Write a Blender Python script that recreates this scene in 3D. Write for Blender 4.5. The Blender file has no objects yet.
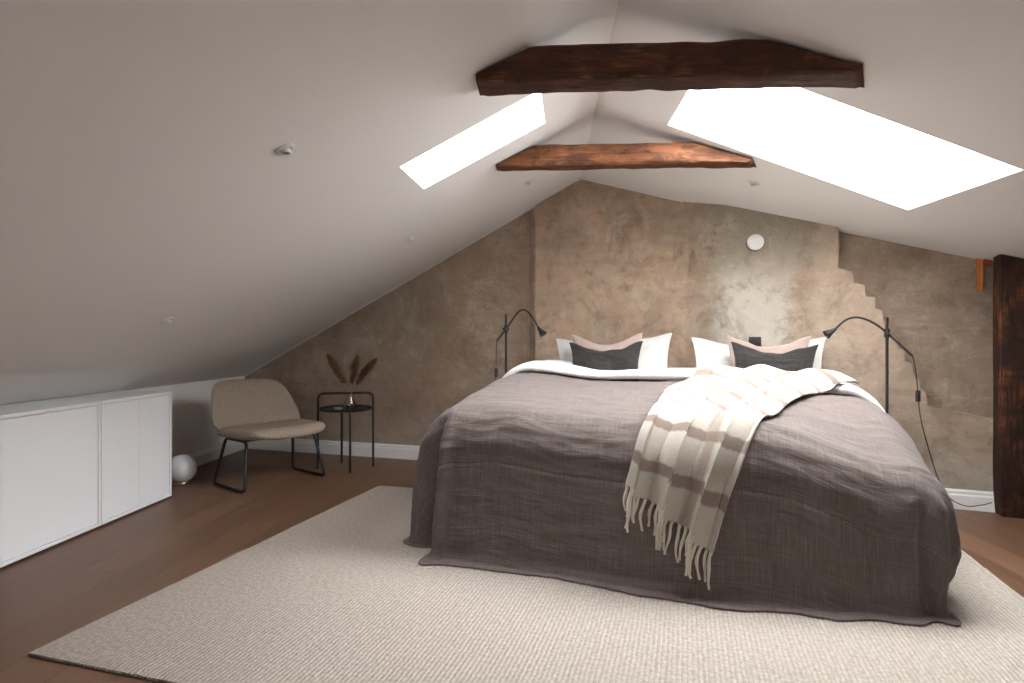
import bpy, bmesh, math, random
from math import sin, cos, pi, radians, sqrt, exp
from mathutils import Vector, Matrix, noise as mn

random.seed(7)
C = bpy.context.scene.collection
SC = bpy.context.scene

# ------------------------------------------------------------------ camera
CAM_H, F, U0, V0 = 1.05, 600.0, 512.0, 338.0      # eye height, focal length in px, principal point
cam = bpy.data.cameras.new('camera'); cam_o = bpy.data.objects.new('camera', cam); C.objects.link(cam_o)
cam_o.location = (0, 0, CAM_H); cam_o.rotation_euler = (pi/2, 0, 0)
cam.sensor_width = 36.0; cam.lens = F*36.0/1024.0
cam.shift_y = (V0-341.5)/1024.0
cam.clip_start = 0.05
SC.camera = cam_o

# ------------------------------------------------------------------ light
SKY_STRENGTH = 14.0
world = bpy.data.worlds.new('sky'); SC.world = world; world.use_nodes = True
wt = world.node_tree; wt.nodes.clear()
w_out = wt.nodes.new('ShaderNodeOutputWorld'); w_bg = wt.nodes.new('ShaderNodeBackground')
w_bg.inputs['Color'].default_value = (0.97, 0.98, 1.0, 1); w_bg.inputs['Strength'].default_value = SKY_STRENGTH
wt.links.new(w_bg.outputs[0], w_out.inputs[0])
# overcast sky after a clear spell: brighter low down, duller overhead, dim ground
w_tc = wt.nodes.new('ShaderNodeTexCoord'); w_sp = wt.nodes.new('ShaderNodeSeparateXYZ'); w_cr = wt.nodes.new('ShaderNodeValToRGB')
wt.links.new(w_tc.outputs['Generated'], w_sp.inputs[0]); wt.links.new(w_sp.outputs['Z'], w_cr.inputs[0])
w_cr.color_ramp.elements[0].position = 0.0; w_cr.color_ramp.elements[0].color = (1.55, 1.55, 1.55, 1)
w_cr.color_ramp.elements[1].position = 0.95; w_cr.color_ramp.elements[1].color = (0.74, 0.74, 0.74, 1)
w_el = w_cr.color_ramp.elements.new(0.35); w_el.color = (1.45, 1.45, 1.45, 1)
w_mu = wt.nodes.new('ShaderNodeMath'); w_mu.operation = 'MULTIPLY'; w_mu.inputs[1].default_value = SKY_STRENGTH
wt.links.new(w_cr.outputs[0], w_mu.inputs[0]); wt.links.new(w_mu.outputs[0], w_bg.inputs['Strength'])
SC.view_settings.view_transform = 'Standard'; SC.view_settings.look = 'None'
SC.view_settings.gamma = 1.0; SC.view_settings.use_curve_mapping = False
SC.view_settings.exposure = 1.60

# ------------------------------------------------------------------ room frame: r across the ridge, y along it
A = radians(3.15)
def W(r, y, z=0.0): return Vector((r*cos(A)+y*sin(A), -r*sin(A)+y*cos(A), z))
def RY(X, Y): return (X*cos(A)-Y*sin(A), X*sin(A)+Y*cos(A))
RIDGE_R, RIDGE_Z = RY(0.533, 4.70)[0], 2.303
KNEE_R = RY(-2.546, 5.72)[0]; KNEE_Z = 0.69
P_L = (RIDGE_Z-KNEE_Z)/(RIDGE_R-KNEE_R); P_R = 0.316
R_MAX, Y_MIN, Y_MAX = 4.3, -2.6, 6.3
def roof_r(r): return RIDGE_Z-(P_L*(RIDGE_R-r) if r < RIDGE_R else P_R*(r-RIDGE_R))
def roof(X, Y): return roof_r(RY(X, Y)[0])
def ray(u, v): return Vector(((u-U0)/F, 1.0, (V0-v)/F))
EYE = Vector((0, 0, CAM_H))
def on_roof(u, v, side):
    """where the sight line meets the sloped ceiling -> (r, y)"""
    d = ray(u, v); p = P_L if side < 0 else -P_R
    k = d.x*cos(A)-d.y*sin(A)                       # r per unit depth
    # CAM_H + d.z*t = RIDGE_Z + p*(k t - RIDGE_R)
    t = (RIDGE_Z-p*RIDGE_R-CAM_H)/(d.z-p*k)
    q = EYE+d*t
    return RY(q.x, q.y)
def on_line(u, v, a, b):
    """where the sight line meets the vertical plane through a, b -> point"""
    d = ray(u, v); n = Vector((b.y-a.y, a.x-b.x))
    t = (n.x*a.x+n.y*a.y)/(n.x*d.x+n.y*d.y)
    return EYE+d*t
def on_floor(u, v, z=0.0):
    d = ray(u, v); return EYE+d*((z-CAM_H)/d.z)
def at(u, v, D): return EYE+ray(u, v)*D

# ------------------------------------------------------------------ node helper
class NT:
    def __init__(s, name):
        s.m = bpy.data.materials.new(name); s.m.use_nodes = True; s.t = s.m.node_tree
        s.b = s.t.nodes['Principled BSDF']
    def node(s, typ, **kw):
        n = s.t.nodes.new(typ)
        for k, v in kw.items(): setattr(n, k, v)
        return n
    def put(s, sock, v):
        if isinstance(v, bpy.types.NodeSocket): s.t.links.new(v, sock)
        elif v is not None:
            if isinstance(v, (tuple, list)) and len(v) == 3 and sock.type == 'RGBA': v = (*v, 1)
            sock.default_value = v
    def coord(s, kind='Object'): return s.node('ShaderNodeTexCoord').outputs[kind]
    def mapping(s, vec, scale=(1, 1, 1), loc=(0, 0, 0), rot=(0, 0, 0)):
        n = s.node('ShaderNodeMapping'); s.put(n.inputs['Vector'], vec)
        n.inputs['Scale'].default_value = scale; n.inputs['Location'].default_value = loc
        n.inputs['Rotation'].default_value = rot; return n.outputs[0]
    def noise(s, vec, scale=5, detail=4, rough=0.55, dist=0.0):
        n = s.node('ShaderNodeTexNoise'); s.put(n.inputs['Vector'], vec)
        n.inputs['Scale'].default_value = scale; n.inputs['Detail'].default_value = detail
        n.inputs['Roughness'].default_value = rough; n.inputs['Distortion'].default_value = dist
        return n.outputs['Fac']
    def wave(s, vec, scale=5, dist=0, detail=2, typ='BANDS', direction='X'):
        n = s.node('ShaderNodeTexWave'); n.wave_type = typ; n.bands_direction = direction
        s.put(n.inputs['Vector'], vec); n.inputs['Scale'].default_value = scale
        n.inputs['Distortion'].default_value = dist; n.inputs['Detail'].default_value = detail
        return n.outputs['Fac']
    def voro(s, vec, scale=5, feature='F1', out='Distance'):
        n = s.node('ShaderNodeTexVoronoi', feature=feature); s.put(n.inputs['Vector'], vec)
        n.inputs['Scale'].default_value = scale; return n.outputs[out]
    def math(s, op, a, b=None, c=None, clamp=False):
        n = s.node('ShaderNodeMath', operation=op, use_clamp=clamp)
        s.put(n.inputs[0], a)
        if b is not None: s.put(n.inputs[1], b)
        if c is not None: s.put(n.inputs[2], c)
        return n.outputs[0]
    def ss(s, x, lo, hi, a=0.0, b=1.0):
        n = s.node('ShaderNodeMapRange', interpolation_type='SMOOTHSTEP', clamp=True)
        s.put(n.inputs['Value'], x); n.inputs['From Min'].default_value = lo; n.inputs['From Max'].default_value = hi
        n.inputs['To Min'].default_value = a; n.inputs['To Max'].default_value = b
        return n.outputs[0]
    def mix(s, f, a, b, blend='MIX'):
        n = s.node('ShaderNodeMix', data_type='RGBA', blend_type=blend)
        s.put(n.inputs[0], f); s.put(n.inputs[6], a); s.put(n.inputs[7], b); return n.outputs[2]
    def sep(s, vec):
        n = s.node('ShaderNodeSeparateXYZ'); s.put(n.inputs[0], vec); return n.outputs
    def comb(s, x, y, z):
        n = s.node('ShaderNodeCombineXYZ')
        for i, v in enumerate((x, y, z)): s.put(n.inputs[i], v)
        return n.outputs[0]
    def bump(s, h, strength=0.3, dist=0.01, prev=None):
        n = s.node('ShaderNodeBump'); n.inputs['Strength'].default_value = strength
        n.inputs['Distance'].default_value = dist; s.put(n.inputs['Height'], h)
        if prev is not None: s.put(n.inputs['Normal'], prev)
        s.t.links.new(n.outputs[0], s.b.inputs['Normal']); return n.outputs[0]
    def color(s, c): s.put(s.b.inputs['Base Color'], c)
    def rough(s, r): s.put(s.b.inputs['Roughness'], r)

def plain(name, col, rough=0.5, metal=0.0, spec=0.5, var=0.06, scale=30, bump=0.0):
    m = NT(name); c = m.coord()
    n = m.noise(c, scale, 3)
    dark = tuple(x*(1-var) for x in col); lite = tuple(min(1, x*(1+var)) for x in col)
    m.color(m.mix(n, dark, lite)); m.rough(rough); m.b.inputs['Metallic'].default_value = metal
    m.b.inputs['Specular IOR Level'].default_value = spec
    if bump: m.bump(m.noise(c, scale*6, 3), bump, 0.003)
    return m.m

M = {}
def mat_paint():
    m = NT('white paint'); c = m.coord()
    n = m.noise(c, 1.3, 4)
    m.color(m.mix(n, (0.815, 0.79, 0.765), (0.84, 0.818, 0.795))); m.rough(0.75)
    m.b.inputs['Specular IOR Level'].default_value = 0.2
    m.bump(m.noise(c, 180, 3), 0.06, 0.002); return m.m
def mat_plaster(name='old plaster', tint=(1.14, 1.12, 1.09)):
    m = NT(name); c = m.coord(); X, Y, Z = m.sep(c)
    P = m.comb(X, m.math('MULTIPLY', Y, 0.6), Z)
    n1 = m.noise(P, 1.5, 6, 0.6, 0.4); n2 = m.noise(P, 4.2, 6, 0.65, 0.8); n3 = m.noise(P, 13, 6, 0.7, 0.3)
    n4 = m.noise(m.mapping(P, (1, 1, 0.6), (4, 2, 1)), 3.4, 7, 0.70, 0.35)
    streak = m.noise(m.mapping(P, (0.5, 0.5, 3.0), (1, 3, 7)), 5, 6, 0.68, 0.3)
    base = m.mix(m.ss(n1, 0.33, 0.68), (0.262, 0.205, 0.152), (0.365, 0.292, 0.226))
    base = m.mix(m.ss(n4, 0.50, 0.72, 0, 0.7), base, (0.43, 0.365, 0.295))
    base = m.mix(m.ss(streak, 0.46, 0.62, 0, 0.70), base, (0.275, 0.205, 0.155))
    # the middle third is pinker with lime-light patches
    mid = m.math('MULTIPLY', m.ss(X, 0.08, 0.14), m.ss(X, 1.45, 1.25))
    base = m.mix(m.math('MULTIPLY', mid, m.ss(n2, 0.38, 0.66, 0.15, 0.75)), base, (0.45, 0.325, 0.235))
    base = m.mix(m.math('MULTIPLY', mid, m.ss(n4, 0.56, 0.70, 0, 0.6)), base, (0.47, 0.41, 0.34))
    # small rust marks
    rn = m.noise(m.mapping(P, (1, 1, 0.8), (9.3, 1, 2.2)), 6.5, 4, 0.55)
    base = m.mix(m.math('MULTIPLY', mid, m.ss(rn, 0.68, 0.76, 0, 0.5)), base, (0.38, 0.15, 0.075))
    # smooth grey patch of newer render
    wob = m.math('MULTIPLY', m.math('SUBTRACT', n2, 0.5), 0.34)
    xw = m.math('ADD', X, wob)
    zn = m.math('ADD', Z, m.math('MULTIPLY', m.math('SUBTRACT', n1, 0.5), 0.5))
    upper = m.ss(zn, 1.45, 1.62)
    grey = m.math('MULTIPLY', m.ss(xw, 1.36, 1.52), m.math('MAXIMUM', m.ss(xw, 1.96, 1.84), m.math('MULTIPLY', upper, m.ss(xw, 2.16, 1.95))))
    pale = m.ss(zn, 1.66, 1.34)
    gcol = m.mix(pale, (0.255, 0.225, 0.18), (0.42, 0.395, 0.345))
    gcol = m.mix(m.ss(n3, 0.35, 0.7, 0.0, 0.35), gcol, (0.32, 0.295, 0.25))
    base = m.mix(m.math('MULTIPLY', grey, 0.92), base, gcol)
    # right of it warm beige
    wr = m.math('MULTIPLY', m.ss(xw, 1.95, 2.1), m.ss(X, 2.5, 2.25))
    base = m.mix(m.math('MULTIPLY', wr, m.ss(n2, 0.3, 0.6, 0.2, 0.7)), base, (0.40, 0.32, 0.255))
    # greyer foot of the wall where damp rose
    foot = m.ss(m.math('ADD', Z, m.math('MULTIPLY', m.math('SUBTRACT', n1, 0.5), 0.9)), 0.42, 0.16)
    base = m.mix(m.math('MULTIPLY', foot, 0.75), base, (0.36, 0.33, 0.285))
    base = m.mix(m.ss(n3, 0.52, 0.70, 0, 0.6), base, (0.20, 0.155, 0.115))
    base = m.mix(m.ss(n3, 0.46, 0.30, 0, 0.36), base, (0.50, 0.43, 0.355))
    # brown band deepening towards the chimney corner, duller left part
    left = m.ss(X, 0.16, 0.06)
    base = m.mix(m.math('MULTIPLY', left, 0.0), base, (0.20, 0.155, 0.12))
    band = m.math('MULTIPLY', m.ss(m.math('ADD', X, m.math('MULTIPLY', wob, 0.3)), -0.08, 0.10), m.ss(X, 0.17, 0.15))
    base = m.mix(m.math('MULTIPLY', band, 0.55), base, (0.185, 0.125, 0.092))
    # fine cracks
    cr = m.voro(m.mapping(m.mix(0.12, P, m.comb(n2, n4, n3), 'ADD'), (1, 1, 1)), 1.15, 'DISTANCE_TO_EDGE')
    crk = m.math('MULTIPLY', m.ss(cr, 0.006, 0.0, 0, 1), m.ss(n4, 0.5, 0.62))
    base = m.mix(m.math('MULTIPLY', crk, 0.6), base, (0.14, 0.105, 0.08))
    low = m.noise(P, 0.9, 3, 0.5, 0.6); mott = m.noise(m.mapping(P, (1.2, 1, 0.8), (2, 5, 3)), 3.4, 8, 0.74, 0.5)
    base = m.mix(m.ss(mott, 0.36, 0.50, 0.55, 0.0), base, (0.185, 0.138, 0.105))
    base = m.mix(m.ss(mott, 0.54, 0.66, 0.0, 0.40), base, (0.47, 0.40, 0.33))
    base = m.mix(m.ss(low, 0.46, 0.66, 0.0, 0.35), base, (0.30, 0.195, 0.145))
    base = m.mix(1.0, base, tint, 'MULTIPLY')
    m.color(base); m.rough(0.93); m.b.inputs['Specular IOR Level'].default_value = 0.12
    b = m.bump(n2, 0.35, 0.035); m.bump(n3, 0.45, 0.012, b); return m.m
def mat_floor():
    m = NT('stained oak boards'); c = m.coord()
    # plank frame: along the ridge
    v = m.mapping(c, (1, 1, 1), (0, 0, 0), (0, 0, A))
    x, y, z = m.sep(v)
    wd = 0.19
    px = m.math('DIVIDE', x, wd); ix = m.math('FLOOR', px); fx = m.math('FRACT', px)
    hsh = m.node('ShaderNodeTexWhiteNoise', noise_dimensions='1D'); m.put(hsh.inputs['W'], ix)
    py = m.math('ADD', m.math('DIVIDE', y, 2.1), m.math('MULTIPLY', hsh.outputs['Value'], 7.3))
    iy = m.math('FLOOR', py); fy = m.math('FRACT', py)
    h2 = m.node('ShaderNodeTexWhiteNoise', noise_dimensions='2D'); m.put(h2.inputs['Vector'], m.comb(ix, iy, 0))
    tone = h2.outputs['Value']
    off = m.comb(m.math('ADD', x, m.math('MULTIPLY', tone, 5)), m.math('ADD', y, m.math('MULTIPLY', tone, 11)), 0)
    g1 = m.noise(m.mapping(off, (16, 0.9, 1)), 1.5, 6, 0.62, 0.6)
    g2 = m.noise(m.mapping(off, (90, 3.0, 1)), 1.5, 4, 0.6)
    col = m.mix(tone, (0.105, 0.054, 0.030), (0.155, 0.082, 0.046))
    col = m.mix(m.ss(g1, 0.38, 0.68, 0, 0.6), col, (0.19, 0.105, 0.063))
    col = m.mix(m.ss(g2, 0.5, 0.75, 0, 0.4), col, (0.07, 0.037, 0.022))
    ex = m.math('MINIMUM', fx, m.math('SUBTRACT', 1, fx)); ey = m.math('MINIMUM', fy, m.math('SUBTRACT', 1, fy))
    gap = m.math('MAXIMUM', m.ss(ex, 0.014, 0.004), m.ss(ey, 0.0016, 0.0004))
    col = m.mix(m.math('MULTIPLY', gap, 0.65), col, (0.06, 0.03, 0.018))
    m.color(col); m.rough(m.ss(g1, 0.3, 0.7, 0.38, 0.5)); m.b.inputs['Specular IOR Level'].default_value = 0.4
    hgt = m.math('SUBTRACT', m.math('MULTIPLY', g2, 0.25), gap)
    m.bump(hgt, 0.35, 0.003); return m.m
def mat_rug():
    m = NT('woven wool rug'); uv = m.coord('UV'); x, y, z = m.sep(uv)
    wob = m.math('MULTIPLY', m.noise(m.mapping(uv, (6, 40, 1)), 1.0, 3), 0.010)
    rib = m.math('SINE', m.math('MULTIPLY', m.math('ADD', x, wob), 2*pi/0.016))
    knot = m.noise(m.mapping(uv, (60, 62, 1)), 1.0, 3, 0.6)
    fl = m.noise(uv, 75, 3, 0.7)
    big = m.noise(uv, 2.2, 4)
    col = m.mix(m.ss(knot, 0.3, 0.7), (0.345, 0.302, 0.258), (0.480, 0.434, 0.386))
    col = m.mix(m.ss(fl, 0.56, 0.72, 0, 0.6), col, (0.24, 0.195, 0.15))
    col = m.mix(m.ss(big, 0.35, 0.7, 0, 0.25), col, (0.41, 0.36, 0.31))
    col = m.mix(m.ss(rib, -0.45, -0.95, 0, 0.42), col, (0.24, 0.20, 0.165))
    m.color(col); m.rough(0.97); m.b.inputs['Specular IOR Level'].default_value = 0.05
    h = m.math('ADD', m.math('MULTIPLY', rib, 0.45), m.math('MULTIPLY', knot, 0.9))
    m.bump(h, 0.6, 0.005); return m.m
def mat_linen(name, c0, c1, seam=None, streak=0.32):
    m = NT(name); uv = m.coord('UV'); x, y, z = m.sep(uv)
    warp = m.noise(m.mapping(uv, (150, 7, 1)), 1.0, 4, 0.65)
    weft = m.noise(m.mapping(uv, (7, 170, 1), (3, 1, 0)), 1.0, 4, 0.65)
    cr = m.noise(m.mapping(uv, (9, 38, 1), (0, 5, 0)), 1.0, 5, 0.6, 0.6)
    f = m.math('MULTIPLY', m.math('ADD', warp, weft), 0.5)
    col = m.mix(m.ss(f, 0.36, 0.64), c0, c1)
    hi = tuple(min(1, v*1.9+0.02) for v in c1)
    thr = m.math('MAXIMUM', m.ss(warp, 0.60, 0.78), m.ss(weft, 0.60, 0.78))
    col = m.mix(m.math('MULTIPLY', thr, streak), col, hi)
    h = m.math('ADD', m.math('MULTIPLY', f, 0.6), m.math('MULTIPLY', cr, 1.1))
    if seam is not None:
        d = m.math('ABSOLUTE', m.math('SUBTRACT', y, seam))
        line = m.ss(d, 0.005, 0.0015)
        dash = m.ss(m.math('SINE', m.math('MULTIPLY', x, 2*pi/0.02)), -0.6, 0.2)
        col = m.mix(m.math('MULTIPLY', m.math('MULTIPLY', line, dash), 0.25), col, hi)
        h = m.math('SUBTRACT', h, m.math('MULTIPLY', m.ss(d, 0.012, 0.002), 0.9))
    m.color(col); m.rough(0.88); m.b.inputs['Specular IOR Level'].default_value = 0.18
    m.b.inputs['Sheen Weight'].default_value = 0.12
    m.bump(h, 0.55, 0.008); return m.m
def mat_cotton(name, c0, var=0.05, sc=60):
    m = NT(name); c = m.coord()
    n = m.noise(c, sc, 4, 0.6); k = m.noise(c, 7, 4, 0.55, 0.5)
    m.color(m.mix(n, tuple(v*(1-var) for v in c0), tuple(min(1, v*(1+var)) for v in c0)))
    m.rough(0.9); m.b.inputs['Specular IOR Level'].default_value = 0.12
    b = m.bump(k, 0.35, 0.02); m.bump(n, 0.25, 0.004, b); return m.m
def mat_throw():
    m = NT('checked wool'); uv = m.coord('UV'); x, y, z = m.sep(uv)      # metres on the blanket
    fz = m.math('MULTIPLY', m.math('SUBTRACT', m.noise(uv, 45, 3), 0.5), 0.02)
    def stripes(q, period, wdt, off):
        t = m.math('FRACT', m.math('DIVIDE', m.math('ADD', m.math('ADD', q, off), fz), period))
        d = m.math('ABSOLUTE', m.math('SUBTRACT', t, 0.5)); return m.ss(d, wdt/period/2+0.03, wdt/period/2-0.03)
    sx = stripes(x, 0.47, 0.055, 0.10); sy = stripes(y, 0.215, 0.05, 0.06)
    col = m.mix(m.noise(uv, 60, 4), (0.38, 0.342, 0.285), (0.48, 0.442, 0.38))
    col = m.mix(m.math('MULTIPLY', sx, 0.62), col, (0.17, 0.12, 0.095))
    col = m.mix(m.math('MULTIPLY', sy, 0.78), col, (0.155, 0.105, 0.082))
    m.color(col); m.rough(0.97); m.b.inputs['Specular IOR Level'].default_value = 0.05
    m.b.inputs['Sheen Weight'].default_value = 0.25
    m.bump(m.noise(uv, 140, 4, 0.7), 0.5, 0.006); return m.m
def mat_boucle():
    m = NT('beige upholstery'); c = m.coord()
    n = m.noise(c, 130, 4, 0.7); b = m.noise(c, 9, 4)
    col = m.mix(m.ss(n, 0.3, 0.7), (0.235, 0.185, 0.14), (0.42, 0.345, 0.275))
    col = m.mix(m.ss(b, 0.35, 0.7, 0, 0.25), col, (0.30, 0.235, 0.18))
    m.color(col); m.rough(0.96); m.b.inputs['Specular IOR Level'].default_value = 0.06
    m.bump(n, 0.6, 0.005); return m.m
def mat_beam(name, dark, mid, lite, ax=(0.9, 14, 14)):
    m = NT(name); c = m.coord()
    v = m.mapping(c, ax)
    g = m.noise(v, 1.6, 8, 0.68, 1.2); g2 = m.noise(m.mapping(c, tuple(3*k for k in ax)), 1.6, 5, 0.6, 0.6)
    p = m.noise(c, 5, 4, 0.6)
    col = m.mix(m.ss(g, 0.34, 0.62), dark, mid)
    col = m.mix(m.math('MULTIPLY', m.ss(p, 0.45, 0.68), m.ss(g2, 0.4, 0.62)), col, lite)
    col = m.mix(m.ss(g2, 0.58, 0.70, 0, 0.85), col, tuple(0.4*k for k in dark))
    pt = m.noise(m.mapping(c, (2.2, 5, 5), (3, 1, 2)), 2.0, 6, 0.7, 1.0)
    col = m.mix(m.ss(pt, 0.50, 0.62, 0, 0.7), col, dark)
    kn = m.voro(m.mapping(c, (1, 1.2, 1.2)), 2.3)
    col = m.mix(m.ss(kn, 0.07, 0.03, 0, 0.8), col, tuple(0.35*k for k in dark))
    m.color(col); m.rough(m.ss(g, 0.3, 0.7, 0.6, 0.8)); m.b.inputs['Specular IOR Level'].default_value = 0.25
    b = m.bump(g, 0.5, 0.02); m.bump(g2, 0.5, 0.006, b); return m.m
def mat_glass(name, tint=(1, 1, 1), gl=0.06):
    m = NT(name); t = m.t
    tr = m.node('ShaderNodeBsdfTransparent'); tr.inputs[0].default_value = (*tint, 1)
    gb = m.node('ShaderNodeBsdfGlossy'); gb.inputs['Roughness'].default_value = 0.02
    lw = m.node('ShaderNodeLayerWeight'); lw.inputs['Blend'].default_value = 0.25
    f = m.math('ADD', m.math('MULTIPLY', lw.outputs['Fresnel'], 0.6), gl*0.3, clamp=True)
    mx = m.node('ShaderNodeMixShader'); m.put(mx.inputs[0], f); t.links.new(tr.outputs[0], mx.inputs[1]); t.links.new(gb.outputs[0], mx.inputs[2])
    out = [n for n in t.nodes if n.type == 'OUTPUT_MATERIAL'][0]; t.links.new(mx.outputs[0], out.inputs[0]); return m.m

M['paint'] = mat_paint(); M['plaster'] = mat_plaster(); M['plaster_recess'] = mat_plaster('old plaster, browner coat', (0.92, 0.90, 0.87)); M['floor'] = mat_floor(); M['rug'] = mat_rug()  # recess plaster tinted darker: shade of the set-back plane put into its colour
M['trim'] = plain('white gloss trim', (0.80, 0.79, 0.77), 0.4, var=0.02)
M['cabinet'] = plain('white lacquer', (0.86, 0.875, 0.89), 0.42, var=0.015)
M['cover'] = mat_linen('washed grey brown linen', (0.100, 0.078, 0.070), (0.154, 0.126, 0.115), seam=-0.185)
M['charcoal'] = mat_linen('charcoal linen', (0.014, 0.0122, 0.0115), (0.028, 0.025, 0.0235), streak=0.25)
M['white_cotton'] = mat_cotton('white cotton', (0.61, 0.60, 0.585))
M['pillow_white'] = mat_cotton('off white cotton', (0.47, 0.455, 0.43))
M['pink'] = mat_cotton('dusty pink cotton', (0.29, 0.22, 0.19))
M['throw'] = mat_throw(); M['boucle'] = mat_boucle()
M['mattress'] = mat_cotton('mattress ticking', (0.7, 0.69, 0.67)); M['base'] = mat_cotton('grey bed base cloth', (0.30, 0.29, 0.28))
M['beam_near'] = mat_beam('backlit hewn timber', (0.034, 0.011, 0.005), (0.085, 0.028, 0.012), (0.20, 0.088, 0.042))  # same wood as the far beam, darkened for its face against the light
M['beam_far'] = mat_beam('skylit reddish timber', (0.050, 0.018, 0.009), (0.165, 0.060, 0.023), (0.33, 0.14, 0.055))  # same wood again, lightened and oranged for the skylight on its face
M['post'] = mat_beam('dark post timber', (0.014, 0.007, 0.005), (0.040, 0.016, 0.009), (0.19, 0.065, 0.025), (16, 16, 0.9))
M['black'] = plain('black powder coat', (0.012, 0.011, 0.011), 0.42, var=0.1)
M['cable'] = plain('black flex', (0.012, 0.011, 0.011), 0.5)
M['black_plastic'] = plain('black plastic', (0.02, 0.019, 0.018), 0.4)
M['opal'] = plain('opal glass', (0.88, 0.90, 0.92), 0.08, var=0.01)
M['nickel'] = plain('brushed nickel', (0.55, 0.53, 0.50), 0.35, metal=1.0)
M['bezel'] = plain('white bezel', (0.74, 0.73, 0.71), 0.4)
M['orange'] = mat_beam('fresh orange timber', (0.42, 0.13, 0.03), (0.60, 0.20, 0.05), (0.70, 0.27, 0.08), (14, 14, 1))
M['rust'] = mat_beam('red brown timber', (0.20, 0.05, 0.02), (0.33, 0.09, 0.035), (0.42, 0.13, 0.05), (14, 14, 1))
M['glass'] = mat_glass('clear glass'); M['vase_glass'] = mat_glass('vase glass', (0.86, 0.88, 0.80), 0.5)
M['dry_stem'] = plain('dry stem', (0.40, 0.29, 0.16), 0.8, var=0.2); M['plume'] = plain('brown plume', (0.18, 0.095, 0.043), 0.95, var=0.4, scale=60)
M['ceramic'] = plain('grey ceramic', (0.5, 0.5, 0.5), 0.3)
M['fringe'] = mat_cotton('cream wool yarn', (0.57, 0.52, 0.445), 0.08, 120)
M['brass'] = plain('aged brass', (0.45, 0.33, 0.2), 0.35, metal=1.0)

# ------------------------------------------------------------------ mesh helpers
def obj(name, bm, mat, parent=None, smooth=True, local=None):
    me = bpy.data.meshes.new(name); bmesh.ops.recalc_face_normals(bm, faces=bm.faces)
    if local is not None: bmesh.ops.transform(bm, matrix=local.inverted(), verts=bm.verts)
    bm.to_mesh(me); bm.free()
    for p in me.polygons: p.use_smooth = smooth
    if smooth: me.set_sharp_from_angle(angle=radians(40))
    me.materials.append(mat)
    o = bpy.data.objects.new(name, me); C.objects.link(o)
    if parent is not None: o.parent = parent
    return o
def tag(o, label, cat, group=None, kind=None):
    o['label'] = label; o['category'] = cat
    if group: o['group'] = group
    if kind: o['kind'] = kind
    return o
def struct(o, label=None):
    o['kind'] = 'structure'
    return o
def thing(name, label, cat, loc=(0, 0, 0), rotz=0.0, group=None):
    o = bpy.data.objects.new(name, None); C.objects.link(o); o.empty_display_size = 0.1
    o.location = loc; o.rotation_euler = (0, 0, rotz); return tag(o, label, cat, group)
def box(bm, x0, x1, y0, y1, z0, z1, bev=0.0, seg=2):
    r = bmesh.ops.create_cube(bm, size=1.0); vs = r['verts']
    for v in vs: v.co = Vector((x0+(v.co.x+.5)*(x1-x0), y0+(v.co.y+.5)*(y1-y0), z0+(v.co.z+.5)*(z1-z0)))
    if bev:
        es = {e for v in vs for e in v.link_edges}
        bmesh.ops.bevel(bm, geom=list(es), offset=bev, segments=seg, profile=0.5, affect='EDGES')
    return bm
def newbox(*a, **k): return box(bmesh.new(), *a, **k)
def smooth_path(pts, n=8):
    """Catmull-Rom through pts"""
    P = [Vector(p) for p in pts]; out = []
    for i in range(len(P)-1):
        a, b, c, d = P[max(i-1, 0)], P[i], P[i+1], P[min(i+2, len(P)-1)]
        for k in range(n):
            t = k/n
            out.append(0.5*((2*b)+(-a+c)*t+(2*a-5*b+4*c-d)*t*t+(-a+3*b-3*c+d)*t**3))
    out.append(P[-1]); return out
def round_path(pts, rad, n=6, closed=False):
    """polyline with filleted corners"""
    P = [Vector(p) for p in pts]; out = []; N = len(P)
    for i in range(N):
        if not closed and i in (0, N-1): out.append(P[i]); continue
        a, b, c = P[i-1], P[i], P[(i+1) % N]
        d1 = (a-b); d2 = (c-b); r = min(rad, d1.length*.49, d2.length*.49)
        p, q = b+d1.normalized()*r, b+d2.normalized()*r
        for k in range(n+1):
            t = k/n; out.append(p*(1-t)**2+b*2*t*(1-t)+q*t*t)
    return out
def tube(bm, pts, rad, seg=10, closed=False, caps=True):
    P = [Vector(p) for p in pts]; n = len(P); rings = []; up = None
    rr = rad if callable(rad) else (lambda t: rad)
    for i in range(n):
        a = P[i-1] if (i > 0 or closed) else P[i]; b = P[(i+1) % n] if (i < n-1 or closed) else P[i]
        t = (b-a).normalized()
        if up is None:
            up = t.orthogonal().normalized()
        up = (up-t*up.dot(t)).normalized(); s = t.cross(up)
        R = rr(i/max(1, n-1))
        rings.append([bm.verts.new(P[i]+(up*cos(2*pi*k/seg)+s*sin(2*pi*k/seg))*R) for k in range(seg)])
    for i in range(n if closed else n-1):
        r0, r1 = rings[i], rings[(i+1) % n]
        for k in range(seg): bm.faces.new((r0[k], r0[(k+1) % seg], r1[(k+1) % seg], r1[k]))
    if caps and not closed:
        bm.faces.new(rings[0]); bm.faces.new(rings[-1][::-1])
    return bm
def lathe(bm, prof, seg=32, center=(0, 0, 0), mat=None):
    c = Vector(center); rings = []
    for r, z in prof:
        if r < 1e-5: rings.append([bm.verts.new(c+Vector((0, 0, z)))])
        else: rings.append([bm.verts.new(c+Vector((r*cos(2*pi*k/seg), r*sin(2*pi*k/seg), z))) for k in range(seg)])
    new = []
    for a, b in zip(rings, rings[1:]):
        for k in range(seg):
            k2 = (k+1) % seg
            if len(a) == 1 and len(b) == 1: continue
            if len(a) == 1: new.append(bm.faces.new((a[0], b[k2], b[k])))
            elif len(b) == 1: new.append(bm.faces.new((a[k], a[k2], b[0])))
            else: new.append(bm.faces.new((a[k], a[k2], b[k2], b[k])))
    if mat is not None:
        bmesh.ops.transform(bm, matrix=mat, verts=[v for r in rings for v in r])
    return bm
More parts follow.
